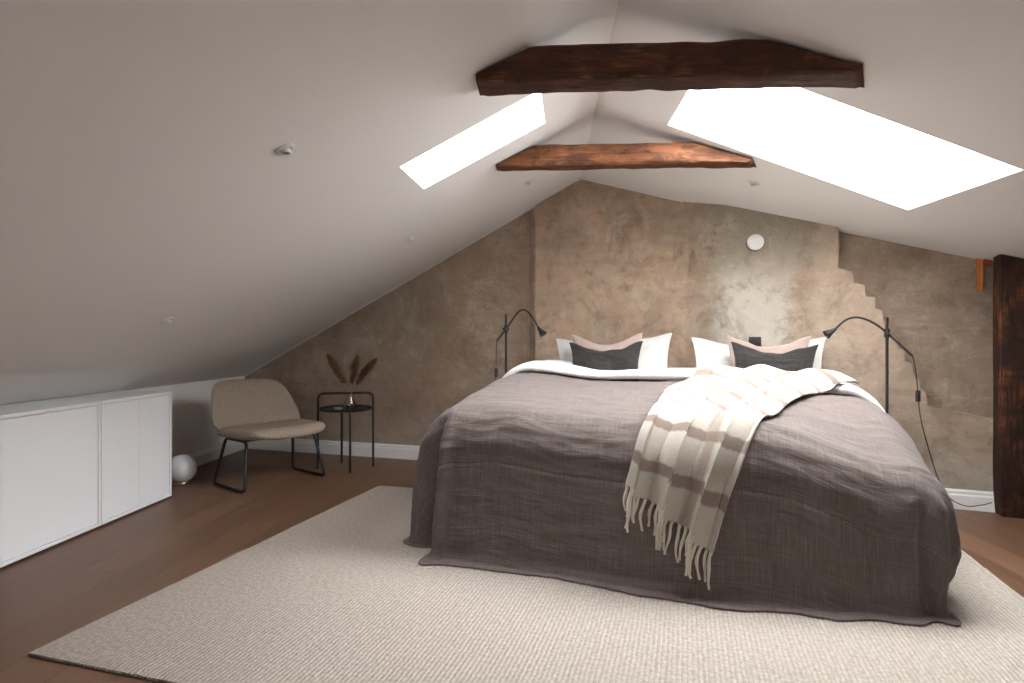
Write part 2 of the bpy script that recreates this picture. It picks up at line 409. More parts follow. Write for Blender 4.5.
def prism(bm, poly, h):
    """poly: list of Vector (planar), h: Vector extrusion"""
    a = [bm.verts.new(p) for p in poly]; b = [bm.verts.new(p+h) for p in poly]; n = len(a)
    bm.faces.new(a); bm.faces.new(b[::-1])
    for i in range(n): bm.faces.new((a[i], b[i], b[(i+1) % n], a[(i+1) % n]))
    return bm
def surf(bm, fn, nu, nv, uvfn=None):
    """grid fn(i/nu, j/nv) with optional uv"""
    g = [[bm.verts.new(fn(i/nu, j/nv)) for j in range(nv+1)] for i in range(nu+1)]
    lay = bm.loops.layers.uv.verify() if uvfn else None
    for i in range(nu):
        for j in range(nv):
            f = bm.faces.new((g[i][j], g[i+1][j], g[i+1][j+1], g[i][j+1]))
            if lay:
                for l, (a, b) in zip(f.loops, ((i, j), (i+1, j), (i+1, j+1), (i, j+1))): l[lay].uv = uvfn(a/nu, b/nv)
    return g
def n3(x, y, z=0.0): return mn.noise(Vector((x, y, z)))
def clamp(x, a=0.0, b=1.0): return max(a, min(b, x))
def sst(a, b, x):
    t = clamp((x-a)/(b-a)); return t*t*(3-2*t)

# ------------------------------------------------------------------ the shell
# floor
bm = newbox(-5, 7, -4, 7.5, -0.12, 0.0); struct(obj('floor', bm, M['floor'], smooth=False))

# skylight openings, read where the sight lines meet the two slopes
def sky_rect(corners, side):
    q = [on_roof(u, v, side) for u, v in corners]
    return q
SL = sky_rect(((545, 123), (424, 189), (400, 167)), -1)   # far-upper, far-lower, near-lower
SR = sky_rect(((668, 125), (908, 210), (1023, 170)), 1)
def quad(q):
    """far-upper, far-lower, near-lower -> corners in order (upper near, lower near ... ) as [i][j]: i across, j along"""
    nu = (q[0][0]+q[2][0]-q[1][0], q[0][1]+q[2][1]-q[1][1])
    lo, hi = sorted(((nu, q[0]), (q[2], q[1])), key=lambda c: c[0][0])
    return [lo, hi]                       # [side with smaller r][near, far]
L_HOLE, R_HOLE = quad(SL), quad(SR)
TH = 0.12
def slope_pt(side, r, y, off):
    p = P_L if side < 0 else -P_R
    n = Vector((-p, 0, 1)).normalized()              # in (r, y, z)
    return W(r+n.x*off, y, roof_r(r)+n.z*off)
def slope(bm, side, ra, rb, hole):
    def gp(i, j):
        if i in (1, 2) and j in (1, 2): return hole[i-1][j-1]
        ii, jj = min(max(i, 1), 2)-1, min(max(j, 1), 2)-1
        return ((ra, rb)[i == 3] if i in (0, 3) else hole[ii][jj][0], (Y_MIN, Y_MAX)[j == 3] if j in (0, 3) else hole[ii][jj][1])
    for off, flip in ((0.0, False), (TH, True)):
        g = [[bm.verts.new(slope_pt(side, *gp(i, j), off)) for j in range(4)] for i in range(4)]
        for i in range(3):
            for j in range(3):
                if i == 1 and j == 1: continue
                bm.faces.new((g[i][j], g[i+1][j], g[i+1][j+1], g[i][j+1]))
        if off == 0: g0 = g
    for (i, j), (k, l) in (((1, 1), (2, 1)), ((2, 1), (2, 2)), ((2, 2), (1, 2)), ((1, 2), (1, 1)),
                           ((0, 0), (3, 0)), ((3, 0), (3, 3)), ((3, 3), (0, 3)), ((0, 3), (0, 0))):
        bm.faces.new((g0[i][j], g0[k][l], g[k][l], g[i][j]))
bm = bmesh.new()
slope(bm, -1, KNEE_R-0.12, RIDGE_R, L_HOLE)
slope(bm, 1, RIDGE_R, R_MAX+0.12, R_HOLE)
struct(obj('ceiling', bm, M['paint'], smooth=False))

# roof windows: frame and pane above each opening, a portal for the daylight
for k, (side, h) in enumerate(((-1, L_HOLE), (1, R_HOLE)), 1):
    inn = [h[0][0], h[1][0], h[1][1], h[0][1]]; cx_, cy_ = sum(p[0] for p in inn)/4, sum(p[1] for p in inn)/4
    outr = [(p[0]+math.copysign(0.045, p[0]-cx_), p[1]+math.copysign(0.045, p[1]-cy_)) for p in inn]
    up = lambda d: slope_pt(side, cx_, cy_, d)-slope_pt(side, cx_, cy_, 0)
    fr = bmesh.new()
    for i in range(4):
        j = (i+1) % 4
        prism(fr, [slope_pt(side, *p, TH) for p in (inn[i], inn[j], outr[j], outr[i])], up(0.06))
    wo = struct(obj('window_%d' % k, fr, M['trim'], smooth=False))
    gl = bmesh.new(); prism(gl, [slope_pt(side, *p, TH+0.02) for p in inn], up(0.004))
    obj('pane', gl, M['glass'], wo, smooth=False)
    r0, r1 = min(p[0] for p in inn), max(p[0] for p in inn); y0, y1 = min(p[1] for p in inn), max(p[1] for p in inn)
    la = bpy.data.lights.new('daylight portal', 'AREA'); la.shape = 'RECTANGLE'
    ctr = slope_pt(side, (r0+r1)/2, (y0+y1)/2, TH+0.09)
    ex = (slope_pt(side, r1, y0, 0)-slope_pt(side, r0, y0, 0)); ey = W(0, y1)-W(0, y0)
    la.size, la.size_y = ex.length, ey.length
    la.cycles.is_portal = True
    lo = bpy.data.objects.new('daylight_portal', la); C.objects.link(lo)
    xa, ya = ex.normalized(), ey.normalized(); za = xa.cross(ya).normalized()
    if za.z < 0: ya = -ya; za = -za
    lo.matrix_world = Matrix(((xa.x, ya.x, za.x, ctr.x), (xa.y, ya.y, za.y, ctr.y), (xa.z, ya.z, za.z, ctr.z), (0, 0, 0, 1)))

# walls around
def wall_run(bm, pts, outward, step=0.05, th=0.12):
    """solid wall along a plan polyline, its top following the roof"""
    path = []
    for (a, b) in zip(pts, pts[1:]):
        a, b = Vector((a[0], a[1], 0)), Vector((b[0], b[1], 0)); n = max(1, int((b-a).length/step))
        path += [a.lerp(b, i/n) for i in range(n)]
    path.append(Vector((pts[-1][0], pts[-1][1], 0))); prev = None; first = None
    for p in path:
        zt = roof(p.x, p.y)+0.02; q = p+outward*th
        col = [bm.verts.new((p.x, p.y, 0)), bm.verts.new((p.x, p.y, zt)), bm.verts.new((q.x, q.y, zt)), bm.verts.new((q.x, q.y, 0))]
        if prev:
            for k in range(4): bm.faces.new((prev[k], col[k], col[(k+1) % 4], prev[(k+1) % 4]))
        else: first = col
        prev = col
    bm.faces.new(first); bm.faces.new(prev[::-1])
# plaster wall at the back: left plane, chimney breast, splay, recessed plane on the right
LW0 = Vector((-2.546, 5.72, 0)); LDIR = Vector((1.741, -0.545, 0)).normalized(); LN = Vector((-LDIR.y, LDIR.x, 0))  # LN points away from the room
BR_OFF = 0.06
b0 = on_line(535.5, 300, LW0-LN*BR_OFF, LW0-LN*BR_OFF+LDIR); b0.z = 0
brk = b0+LN*BR_OFF
WR_A = Vector((1.57, 4.20, 0)); WR_B = Vector((2.92, 3.62, 0)); RDIR = (WR_B-WR_A).normalized(); RN = Vector((-RDIR.y, RDIR.x, 0))
b1 = on_line(690, 207, b0, b0+LDIR); b1.z = 0
REC = 0.10
ra0 = WR_A+RN*REC; ra1 = WR_A+RDIR*3.6+RN*REC
bm = bmesh.new()
sp = []
for i in range(13):                     # the splay is gently rounded
    t = i/12; sp.append((b1-LDIR*0.05)*(1-t)**3+(b1+LDIR*0.02)*3*t*(1-t)**2+(WR_A-RDIR*0.16)*3*t*t*(1-t)+WR_A*t**3)
wall_run(bm, [LW0-LDIR*0.35, brk, b0]+sp, LN)
wall_run(bm, [WR_A+RDIR*0.3+RN*REC, ra1], RN)
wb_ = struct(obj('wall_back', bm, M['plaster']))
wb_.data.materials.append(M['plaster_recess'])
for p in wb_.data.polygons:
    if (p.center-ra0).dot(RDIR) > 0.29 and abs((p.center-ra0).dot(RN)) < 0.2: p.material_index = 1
# thicker masonry with the ghost of a stair, in front of the recessed plane
def rw(u, v, off=0.0):
    p = on_line(u, v, WR_A, WR_B); return ((p-WR_A).dot(RDIR), p.z)
stair_px = [(838.5, 268), (841, 268.6), (853, 272), (854, 283), (864.6, 284.6), (865.5, 296), (874.8, 297.5), (875.4, 308.6), (882.5, 310),
            (883.5, 321.5), (889, 324), (890, 335), (896.5, 337), (897.5, 348.5), (904, 350), (905, 361.5), (912, 364), (914, 377),
            (919, 378.5), (920.5, 389.5), (925.5, 391), (927.5, 405.5), (960, 412.5), (993, 419.5)]
st = [rw(*p) for p in stair_px]
s_edge = rw(838.5, 240)[0]
poly = [(0.0, 0.0), (st[-1][0]+0.3, 0.0), (st[-1][0]+0.3, st[-1][1]-0.03)]
poly += st[::-1]
for i in range(9):
    s = s_edge*(1-i/8); p = WR_A+RDIR*s
    poly.append((s, roof(p.x, p.y)+0.02))
bm = bmesh.new()
prism(bm, [WR_A+RDIR*s+Vector((0, 0, z)) for s, z in poly], RN*(REC+0.01))
struct(obj('wall_right', bm, M['plaster'], smooth=False))

# painted knee wall on the left and the walls behind the camera
def slab(name, a, b, z1fn, outward, mat, th=0.1, n=24):
    bm = bmesh.new()
    poly = [a.copy()]+[b.copy()]
    for i in range(n+1):
        p = b.lerp(a, i/n); poly.append(Vector((p.x, p.y, z1fn(p))))
    prism(bm, poly, outward*th); return struct(obj(name, bm, mat, smooth=False))
slab('wall_left', W(KNEE_R, Y_MIN), W(KNEE_R, Y_MAX), lambda p: KNEE_Z+0.01, W(-1, 0), M['paint'], n=1)
# gable wall behind the camera, with an unseen window added to brighten the bed front
GW = (-0.10, 0.50, 1.05, 1.60)            # r0, r1, z0, z1
bm = bmesh.new()
def gable(ra, rb, z0, z1=None):
    n = 12; poly = [W(ra, Y_MIN, z0), W(rb, Y_MIN, z0)]
    if z1 is None: poly += [W(rb+(ra-rb)*i/n, Y_MIN, roof_r(rb+(ra-rb)*i/n)+0.02) for i in range(n+1)]
    else: poly += [W(rb, Y_MIN, z1), W(ra, Y_MIN, z1)]
    prism(bm, poly, W(0, -0.14))
gable(KNEE_R-.1, GW[0], 0); gable(GW[0], GW[1], 0, GW[2]); gable(GW[0], GW[1], GW[3]); gable(GW[1], R_MAX+.1, 0)
struct(obj('wall_front', bm, M['paint'], smooth=False))
fr = bmesh.new()
for ra, rb, za, zb in ((GW[0], GW[1], GW[2], GW[2]+.05), (GW[0], GW[1], GW[3]-.05, GW[3]), (GW[0], GW[0]+.05, GW[2]+.05, GW[3]-.05),
                       (GW[1]-.05, GW[1], GW[2]+.05, GW[3]-.05), ((GW[0]+GW[1])/2-.03, (GW[0]+GW[1])/2+.03, GW[2]+.05, GW[3]-.05)):
    prism(fr, [W(ra, Y_MIN-.06, za), W(rb, Y_MIN-.06, za), W(rb, Y_MIN-.06, zb), W(ra, Y_MIN-.06, zb)], W(0, -0.06))
wo = struct(obj('window_3', fr, M['trim'], smooth=False))
gl = bmesh.new(); prism(gl, [W(GW[0]+.04, Y_MIN-.088, GW[2]+.04), W(GW[1]-.04, Y_MIN-.088, GW[2]+.04), W(GW[1]-.04, Y_MIN-.088, GW[3]-.04), W(GW[0]+.04, Y_MIN-.088, GW[3]-.04)], W(0, -0.004))
obj('pane', gl, M['glass'], wo, smooth=False)
la = bpy.data.lights.new('daylight portal', 'AREA'); la.shape = 'RECTANGLE'; la.size, la.size_y = GW[1]-GW[0], GW[3]-GW[2]; la.cycles.is_portal = True
lo = bpy.data.objects.new('daylight_portal', la); C.objects.link(lo)
lo.matrix_world = Matrix.Translation(W((GW[0]+GW[1])/2, Y_MIN-0.16, (GW[2]+GW[3])/2)) @ Matrix.Rotation(-A, 4, 'Z') @ Matrix.Rotation(pi/2, 4, 'X') @ Matrix.Rotation(pi, 4, 'Y')
slab('wall_side', W(R_MAX, Y_MIN), W(R_MAX, Y_MAX), lambda p: roof(p.x, p.y)+0.01, W(1, 0), M['paint'], n=1)

# baseboards with a stepped profile
PROF = [(0, 0), (0.018, 0), (0.018, 0.085), (0.013, 0.094), (0.013, 0.108), (0.007, 0.120), (0, 0.120)]
def baseboard(name, a, b, inward):
    bm = bmesh.new()
    prism(bm, [a+inward*x+Vector((0, 0, z)) for x, z in PROF], b-a); struct(obj(name, bm, M['trim'], smooth=False))
baseboard('baseboard_left', W(KNEE_R, Y_MIN), W(KNEE_R, 5.60), W(1, 0))
baseboard('baseboard_back', LW0, brk, -LN)
baseboard('baseboard_chimney', b0, b1, -LN)
baseboard('baseboard_right', WR_A+RDIR*0.02, WR_A+RDIR*1.72, -RN)

# bead of white filler where the slope meets the plaster
def bead(name, pts):
    bm = bmesh.new(); P = []
    for a, b in zip(pts, pts[1:]):
        n = max(2, int((b-a).length/0.06)); P += [a.lerp(b, i/n) for i in range(n)]
    P.append(pts[-1]); Q = []
    for i, p in enumerate(P):
        q = p-LN*0.002; Q.append(Vector((q.x, q.y, roof(q.x, q.y)-0.002+0.002*n3(i*0.4, 3))))
    tube(bm, Q, lambda t: 0.007*(1+0.35*n3(t*60, 1.0)), 6); struct(obj(name, bm, M['trim']))
bead('trim_1', [LW0+LDIR*0.01, brk]); bead('trim_2', [b0, b1-LDIR*0.05])

# ------------------------------------------------------------------ exposed timbers
def beam(name, y0, depth, zb, zt, rl, rr, mat, label, seed, endl=0.045, endr=0.06):
    bm = bmesh.new(); n = 90; seg = 32; rings = []
    for i in range(n+1):
        r = rl+(rr-rl)*i/n
        # rough top: rises in the middle, worn hollows
        top = zt+0.007*n3(r*3.1, seed)+0.006*n3(r*9, seed+4)
        edge = roof_r(r)-0.006
        top = min(top, edge)
        e = 1.0
        bot = zb+0.004*n3(r*2.3, seed+9)+0.003*n3(r*11, seed+2)
        if r-rl < 0.02: bot += 0.004
        if rr-r < 0.03: bot += 0.02*(1-(rr-r)/0.03)**2
        hh = max(0.02, top-bot); ring = []
        for k in range(seg):
            a = 2*pi*(k+0.5)/seg; c_, s_ = cos(a), sin(a)
            q = 9.0
            rad = (abs(c_)**q+abs(s_)**q)**(-1/q)
            yy = y0+depth/2+depth/2*c_*rad; zz = bot+hh/2+hh/2*s_*rad
            d = 0.006*n3(r*4, yy*9+seed, zz*9)+0.003*n3(r*14, yy*30+seed, zz*30)
            yy += d*c_*1.2
            if s_ < 0.55: zz += d*s_
            re_ = r+(yy-y0)*0.55*sst(rr-0.25, rr, r)
            zz = min(zz, roof_r(re_)-0.004)
            ring.append(bm.verts.new(W(re_, yy, zz)))
        rings.append(ring)
    for a, b in zip(rings, rings[1:]):
        for k in range(seg): bm.faces.new((a[k], a[(k+1) % seg], b[(k+1) % seg], b[k]))
    bm.faces.new(rings[0][::-1]); bm.faces.new(rings[-1])
    return tag(obj(name, bm, mat), label, 'beam')
def ceil_r(z, side): return RIDGE_R-(RIDGE_Z-z)/P_L if side < 0 else RIDGE_R+(RIDGE_Z-z)/P_R
zb1 = 2.0
beam('ceiling_beam', 2.205, 0.145, zb1, 2.132, ceil_r(zb1+0.03, -1), ceil_r(zb1+0.032, 1), M['beam_near'],
     'nearer and darker of the two hewn timber tie beams, spanning the sloped ceiling', 3.0)
zb2 = 2.008
beam('ceiling_beam.001', 3.33, 0.12, zb2, 2.125, ceil_r(zb2+0.012, -1), ceil_r(zb2+0.026, 1), M['beam_far'],
     'farther and smaller skylit reddish timber tie beam, close to the plaster wall', 8.0)

# timber post on the right edge
pl = on_floor(995, 519); pl = Vector((2.86, 3.515, 0))
bm = bmesh.new(); nst = 60; rings = []
pdx = Vector((cos(radians(-20)), sin(radians(-20)), 0)); pdy = Vector((-pdx.y, pdx.x, 0))
for i in range(nst+1):
    t = i/nst; ring = []
    wv, dp = 0.36, 0.12
    for k in range(40):
        a = 2*pi*k/40; q = 12.0; rad = (abs(cos(a))**q+abs(sin(a))**q)**(-1/q)
        x, y = wv/2+wv/2*cos(a)*rad, dp/2+dp/2*sin(a)*rad
        p = pl+pdx*x+pdy*y; zt = roof(p.x, p.y)-0.005; z = t*zt
        d = 0.003*n3(p.x*8, p.y*8, z*2.2)+0.002*n3(p.x*25, p.y*25, z*7)
        if t < 0.08 and cos(a) < 0: d -= 0.012*(1-t/0.08)
        p = p+(pdx*cos(a)+pdy*sin(a))*d; p.z = z+0.0005
        ring.append(bm.verts.new(p))
    rings.append(ring)
for a, b in zip(rings, rings[1:]):
    for k in range(40): bm.faces.new((a[k], a[(k+1) % 40], b[(k+1) % 40], b[k]))
bm.faces.new(rings[0][::-1]); bm.faces.new(rings[-1])
tag(obj('timber_post', bm, M['post']), 'dark brown rough timber post standing floor to ceiling at the right edge', 'post')

def strip_on_wall(name, u0, u1, v0, v1, off, mat, label, taper=0.0, th=0.022):
    a, b = WR_A+RN*(REC-off), WR_B+RN*(REC-off)
    p00, p10, p11, p01 = [on_line(u, v, a, b) for u, v in ((u0, v0), (u1, v0), (u1-taper, v1), (u0+taper, v1-1.5))]
    bm = bmesh.new(); prism(bm, [p00, p10, p11, p01], RN*(off))
    bmesh.ops.bevel(bm, geom=[e for e in bm.edges], offset=0.003, segments=1, affect='EDGES')
    return tag(obj(name, bm, mat, smooth=False), label, 'timber offcut')
strip_on_wall('wood_strip', 976.5, 983.8, 256.5, 292, 0.02, M['orange'], 'narrow bright orange timber strip hanging on the plaster wall beside the post', 0.8)
strip_on_wall('wood_block', 985, 993, 258.5, 266, 0.045, M['rust'], 'short red brown timber block high on the wall between orange strip and post', 0.0)

# ------------------------------------------------------------------ rug
ru = radians(16.3); rt = Vector((cos(ru), -sin(ru), 0)); rn = Vector((sin(ru), cos(ru), 0))
R0 = Vector((-1.596, 1.981, 0)); RW, RLEN, RTH = 3.38, 2.345, 0.014
bm = bmesh.new(); lay = bm.loops.layers.uv.verify(); nu, nv = 120, 90
def rugp(s, t):
    ex = 0.004*n3(s*30, t*30, 5)*(1 if min(s, t, RW-s, RLEN-t) < 0.01 else 0)
    return R0+rt*(s+ex)+rn*(t+ex)
rows = []
for j in range(nv+1):
    row = []
    for i in range(nu+1):
        s, t = RW*i/nu, RLEN*j/nv
        e = min(s, t, RW-s, RLEN-t); z = RTH-0.004*(e < 0.004)+0.0015*n3(s*6, t*6)
        v = bm.verts.new(rugp(s, t)+Vector((0, 0, z))); row.append(v)
    rows.append(row)
for j in range(nv):
    for i in range(nu):
        f = bm.faces.new((rows[j][i], rows[j][i+1], rows[j+1][i+1], rows[j+1][i]))
        for l, (a, b) in zip(f.loops, ((i, j), (i+1, j), (i+1, j+1), (i, j+1))): l[lay].uv = (RW*a/nu, RLEN*b/nv)
border = [rows[0][i] for i in range(nu+1)]+[rows[j][nu] for j in range(1, nv+1)]+[rows[nv][i] for i in range(nu-1, -1, -1)]+[rows[j][0] for j in range(nv-1, 0, -1)]
low = [bm.verts.new((v.co.x, v.co.y, 0.001)) for v in border]
for k in range(len(border)):
    k2 = (k+1) % len(border); f = bm.faces.new((border[k], low[k], low[k2], border[k2]))
    for l in f.loops: l[lay].uv = ((l.vert.co-R0).dot(rt), (l.vert.co-R0).dot(rn)+l.vert.co.z)
tag(obj('rug', bm, M['rug']), 'large cream ribbed wool rug under the bed on the wooden floor', 'rug')

# ------------------------------------------------------------------ bed
BA = radians(19.0); BT = Vector((cos(BA), -sin(BA), 0)); BN = Vector((sin(BA), cos(BA), 0))
BF = Vector((0.64, 2.55, 0))
BED_M = Matrix.Translation(BF) @ Matrix.Rotation(-BA, 4, 'Z')           # bed frame -> world (x across, y to the head)
def bed(x, y, z=0.0): return BF+BT*x+BN*y+Vector((0, 0, z))
bd = thing('bed', 'wide double bed with mattress hidden under the linen bedspread', 'bed', BF, -BA)
obj('bed_base', newbox(-0.88, 0.88, 0.10, 1.74, 0.09, 0.34, bev=0.02), M['base'], bd)
obj('mattress', newbox(-0.90, 0.90, 0.08, 1.76, 0.342, 0.50, bev=0.05, seg=4), M['mattress'], bd)
for sx in (-0.78, 0.78):
    for sy in (0.2, 1.62):
        obj('leg', lathe(bmesh.new(), [(0, 0.0155), (0.022, 0.0155), (0.028, 0.09), (0, 0.09)], 16, (sx, sy, 0)), M['black'], bd)

RS = 0.20                              # shoulder radius
XL, XR = -1.17+RS, 1.10-RS              # where the top starts to round over
WB = 1.09                      # half width over the duvet, shoulder radius
ZFL = RTH+0.006
def ztop(x, y):
    z = 0.700+0.085*sst(0.05, 1.15, y)
    z += 0.022*n3(x*1.3+3, y*1.5)+0.012*n3(x*3.3, y*3.1, 4)
    z -= -0.045*sst(0.35, 1.0, -x)+0.085*exp(-((x-XR)**2+(y-RS)**2)/0.10)+0.02*exp(-((x-XL)**2+(y-RS)**2)/0.03)+0.060*sst(0.30, 1.0, x)
    return z
def crink(x, y):
    """small creases of washed linen, mostly across the bed near the foot shoulder"""
    a = 0.0075*n3(x*3.2+1.7*n3(x*2, y*3), y*17, 2.0)+0.0050*n3(x*7, y*34+2*n3(x*4, y*5), 7.0)
    b = 0.003*n3(x*19, y*5, 3.3)
    return a+b
def hem_x(x): return 0.055+0.02*n3(x*5, 2)+0.015*sin(x*4)
def foot_waves(x):
    w = 0.014*sin(x*7.5+0.6)*sst(0.9, 0.2, abs(x))+0.02*n3(x*3.1, 8)+0.008*n3(x*12, 4)
    return w+0.028*exp(-((x-0.62)/0.10)**2)+0.05*sst(0.85, 0.1, abs(x))
def skirt(q, d, w, zt, flare, waves, tuck=0.0):
    """drape: arc over the shoulder, then hang, then lie on the floor"""
    arc = RS*pi/2
    if d <= arc:
        th = d/RS; off = RS*sin(th); drop = RS*(1-cos(th))
    else:
        h = d-arc; fl = flare; g = h*h/(h+0.15)            # eases into the flare
        off = RS+fl*g; drop = RS+h*sqrt(max(0.1, 1-fl*fl))
    off += waves*sst(0.05, 0.5, d)-tuck*sst(0.42, 0.80, d)
    z = zt-drop
    if z < ZFL+0.03:
        ex = ZFL+0.03-z
        k = min(ex, 0.03); z = ZFL+0.03-k*0.95; off += ex-0.55*k
    p = bed(q[0], q[1], 0)+(BT*w[0]+BN*w[1])*off; p.z = max(z, ZFL)
    return p
YC = 1.22                                # the bedspread ends here, under the folded duvet
def make_cover():
    bm = bmesh.new(); lay = bm.loops.layers.uv.verify()
    yi = RS
    cols = []                            # (foot of the drape, its direction, which side, place along it)
    NS, NC, NF = 70, 48, 130
    for i in range(NS): cols.append(((XL, YC+(yi-YC)*i/NS), (-1, 0), 'L', i/NS))
    for i in range(NC+1):
        a = pi/2*i/NC; cols.append(((XL, yi), (-cos(a), -sin(a)), 'CL', i/NC))
    for i in range(1, NF): cols.append(((XL+(XR-XL)*i/NF, yi), (0, -1), 'F', i/NF))
    for i in range(NC+1):
        a = pi/2*i/NC; cols.append(((XR, yi), (sin(a), -cos(a)), 'CR', i/NC))
    for i in range(1, NS+1): cols.append(((XR, yi+(YC-yi)*i/NS), (1, 0), 'R', i/NS))
    NR = 84
    def spec(c):
        q, w, k, t = c; zt = ztop(*q); arc = RS*pi/2
        full = arc+(zt-RS-ZFL)
        tuck = 0.0
        if k == 'L':
            s = q[1]; flare = 0.09; waves = 0.018*sin(s*9+1)*sst(yi, 0.5, s)+0.02*n3(s*4, 1.0)+0.02*sst(0.5, yi, s); dm = full+0.02
        elif k == 'CL':
            # front panel folds past the side: lip near the foot end, deep groove behind it
            lip = exp(-((t-0.84)/0.10)**2); gro = exp(-((t-0.60)/0.11)**2); bk = exp(-((t-0.22)/0.18)**2)
            flare = 0.09+0.06*sst(0.5, 1, t); waves = 0.045*lip-0.10*gro+0.075*bk+foot_waves(XL)*sst(0.7, 1, t)
            dm = full+0.02+0.02*lip+(hem_x(XL)-0.02)*sst(0.6, 1, t)
        elif k == 'F':
            x = q[0]; flare = 0.15; dm = full+hem_x(x); waves = foot_waves(x)
        elif k == 'CR':
            lip = exp(-((t-0.50)/0.20)**2); gro = exp(-((t-0.84)/0.10)**2); g2 = exp(-((t-0.17)/0.10)**2)
            flare = 0.15+0.10*sst(0.2, 0.7, t); waves = foot_waves(XR)*(1-t)+0.012*lip-0.04*gro-0.045*g2+0.012*sin(t*19+1)*sst(0.1, 0.3, t)
            side = arc+0.33; w_ = sst(0.50, 1.0, t); tuck = 0.20*sst(0.25, 0.6, t)
            dm = (full+hem_x(XR))*(1-w_)+side*w_-0.01*exp(-((t-0.40)/0.13)**2)
        else:
            s = q[1]; flare = 0.28; waves = 0.018*sin(s*11)+0.025*n3(s*5, 6); dm = arc+0.33-0.05*sst(0.2, 0.9, s); tuck = 0.20*sst(0.7, 0.2, s)
        return zt, flare, waves, dm, tuck
    sk = []
    for c in cols:
        zt, flare, waves, dm, tuck = spec(c); q, w = c[0], c[1]; col = []
        for j in range(NR+1):
            d = dm*(j/NR); sx, sy = q[0]+w[0]*d, q[1]+w[1]*d
            p = skirt(q, d, w, zt, flare, waves, tuck)
            e = crink(sx, sy); th = min(d/RS, pi/2)
            out = BT*w[0]+BN*w[1]
            nrm = Vector((0, 0, cos(th)))+out*sin(th)
            amp = 1.0 if d < 0.32 else max(0.55, 1-(d-0.32)*2)
            # long hanging creases on the vertical part
            vert = sst(0.25, 0.4, d)*(0.006*n3(sx*9+sy*3, sy*1.2, 9)+0.0045*n3(sx*23, sy*2, 5))
            p = p+nrm*(e*amp+vert)
            if p.z < ZFL: p.z = ZFL
            col.append((bm.verts.new(p), (sx, sy)))
        sk.append(col)
    for a, b in zip(sk, sk[1:]):
        for j in range(NR):
            quad = [a[j], b[j], b[j+1], a[j+1]]
            if j == 0 and (a[0][0].co-b[0][0].co).length < 1e-6: quad = [a[0], b[1], a[1]]
            f = bm.faces.new([v for v, _ in quad])
            for l, (_, uv) in zip(f.loops, quad): l[lay].uv = uv
    # top
    g = []
    for i in range(NF+1):
        x = XL+(XR-XL)*i/NF; row = []
        for j in range(NS+1):
            y = yi+(YC-yi)*j/NS; p = bed(x, y, ztop(x, y)+crink(x, y)); row.append((bm.verts.new(p), (x, y)))
        g.append(row)
    for i in range(NF):
        for j in range(NS):
            quad = [g[i][j], g[i+1][j], g[i+1][j+1], g[i][j+1]]
            f = bm.faces.new([v for v, _ in quad])
            for l, (_, uv) in zip(f.loops, quad): l[lay].uv = uv
    bmesh.ops.remove_doubles(bm, verts=bm.verts, dist=0.0004)
    return bm
cov = obj('bedspread', make_cover(), M['cover'])
md = cov.modifiers.new('cloth', 'SOLIDIFY'); md.thickness = 0.004; md.offset = -1
tag(cov, 'grey brown washed linen bedspread draped over the bed down to the rug', 'bedspread')

# white duvet folded back below the pillows
def make_duvet():
    bm = bmesh.new(); lay = bm.loops.layers.uv.verify()
    dl, dr = XL+0.03, XR-0.03; Y0, Y1 = 1.12, 1.62
    def prof(t):                          # around the folded front edge: under -> front -> over
        R = 0.024
        if t < 0.25:
            a = pi*(t/0.25); return (Y0+R-R*sin(a)-0.0, -R*cos(a)+R)       # half circle
        y = Y0+R+(Y1-Y0-R)*(t-0.25)/0.75; return (y, 2*R)
    SIDE = 0.26; NT_, NX = 60, 150
    grid = []
    for i in range(NX+1):
        s = dl-SIDE+(dr-dl+2*SIDE)*i/NX; col = []
        for j in range(NT_+1):
            y, h = prof(j/NT_); y += 0.018*n3(s*2.1, 2.2)*(1 if j/NT_ < 0.4 else 0.3)
            puff = 0.006*sst(0.25, 0.6, j/NT_)+0.010*n3(s*2.4, y*3.4, 1.1)+0.006*n3(s*7, y*8, 3)
            x = clamp(s, dl, dr); d = max(dl-s, s-dr); zt = ztop(x, min(y, YC))+0.012
            if d <= 0: p = bed(s, y, zt+h+puff*(h > 0.01))
            else:
                sg = 1 if s > 0 else -1; Rr = RS+h+puff
                arc = RS*pi/2
                if d < arc:
                    th = d/RS; p = bed(x+sg*Rr*sin(th), y, zt-RS+Rr*cos(th))
                else:
                    hh = d-arc; p = bed(x+sg*(Rr+0.05*hh+0.02*sin(y*14)*hh*2), y, zt-RS-hh)
            col.append((bm.verts.new(p), (s, y)))
        grid.append(col)
    for i in range(NX):
        for j in range(NT_):
            quad = [grid[i][j], grid[i+1][j], grid[i+1][j+1], grid[i][j+1]]
            f = bm.faces.new([v for v, _ in quad])
            for l, (_, uv) in zip(f.loops, quad): l[lay].uv = uv
    return bm
dv = obj('duvet', make_duvet(), M['white_cotton'])
md = dv.modifiers.new('fill', 'SOLIDIFY'); md.thickness = 0.012; md.offset = -1
tag(dv, 'white cotton duvet folded back across the bed below the pillows', 'duvet')

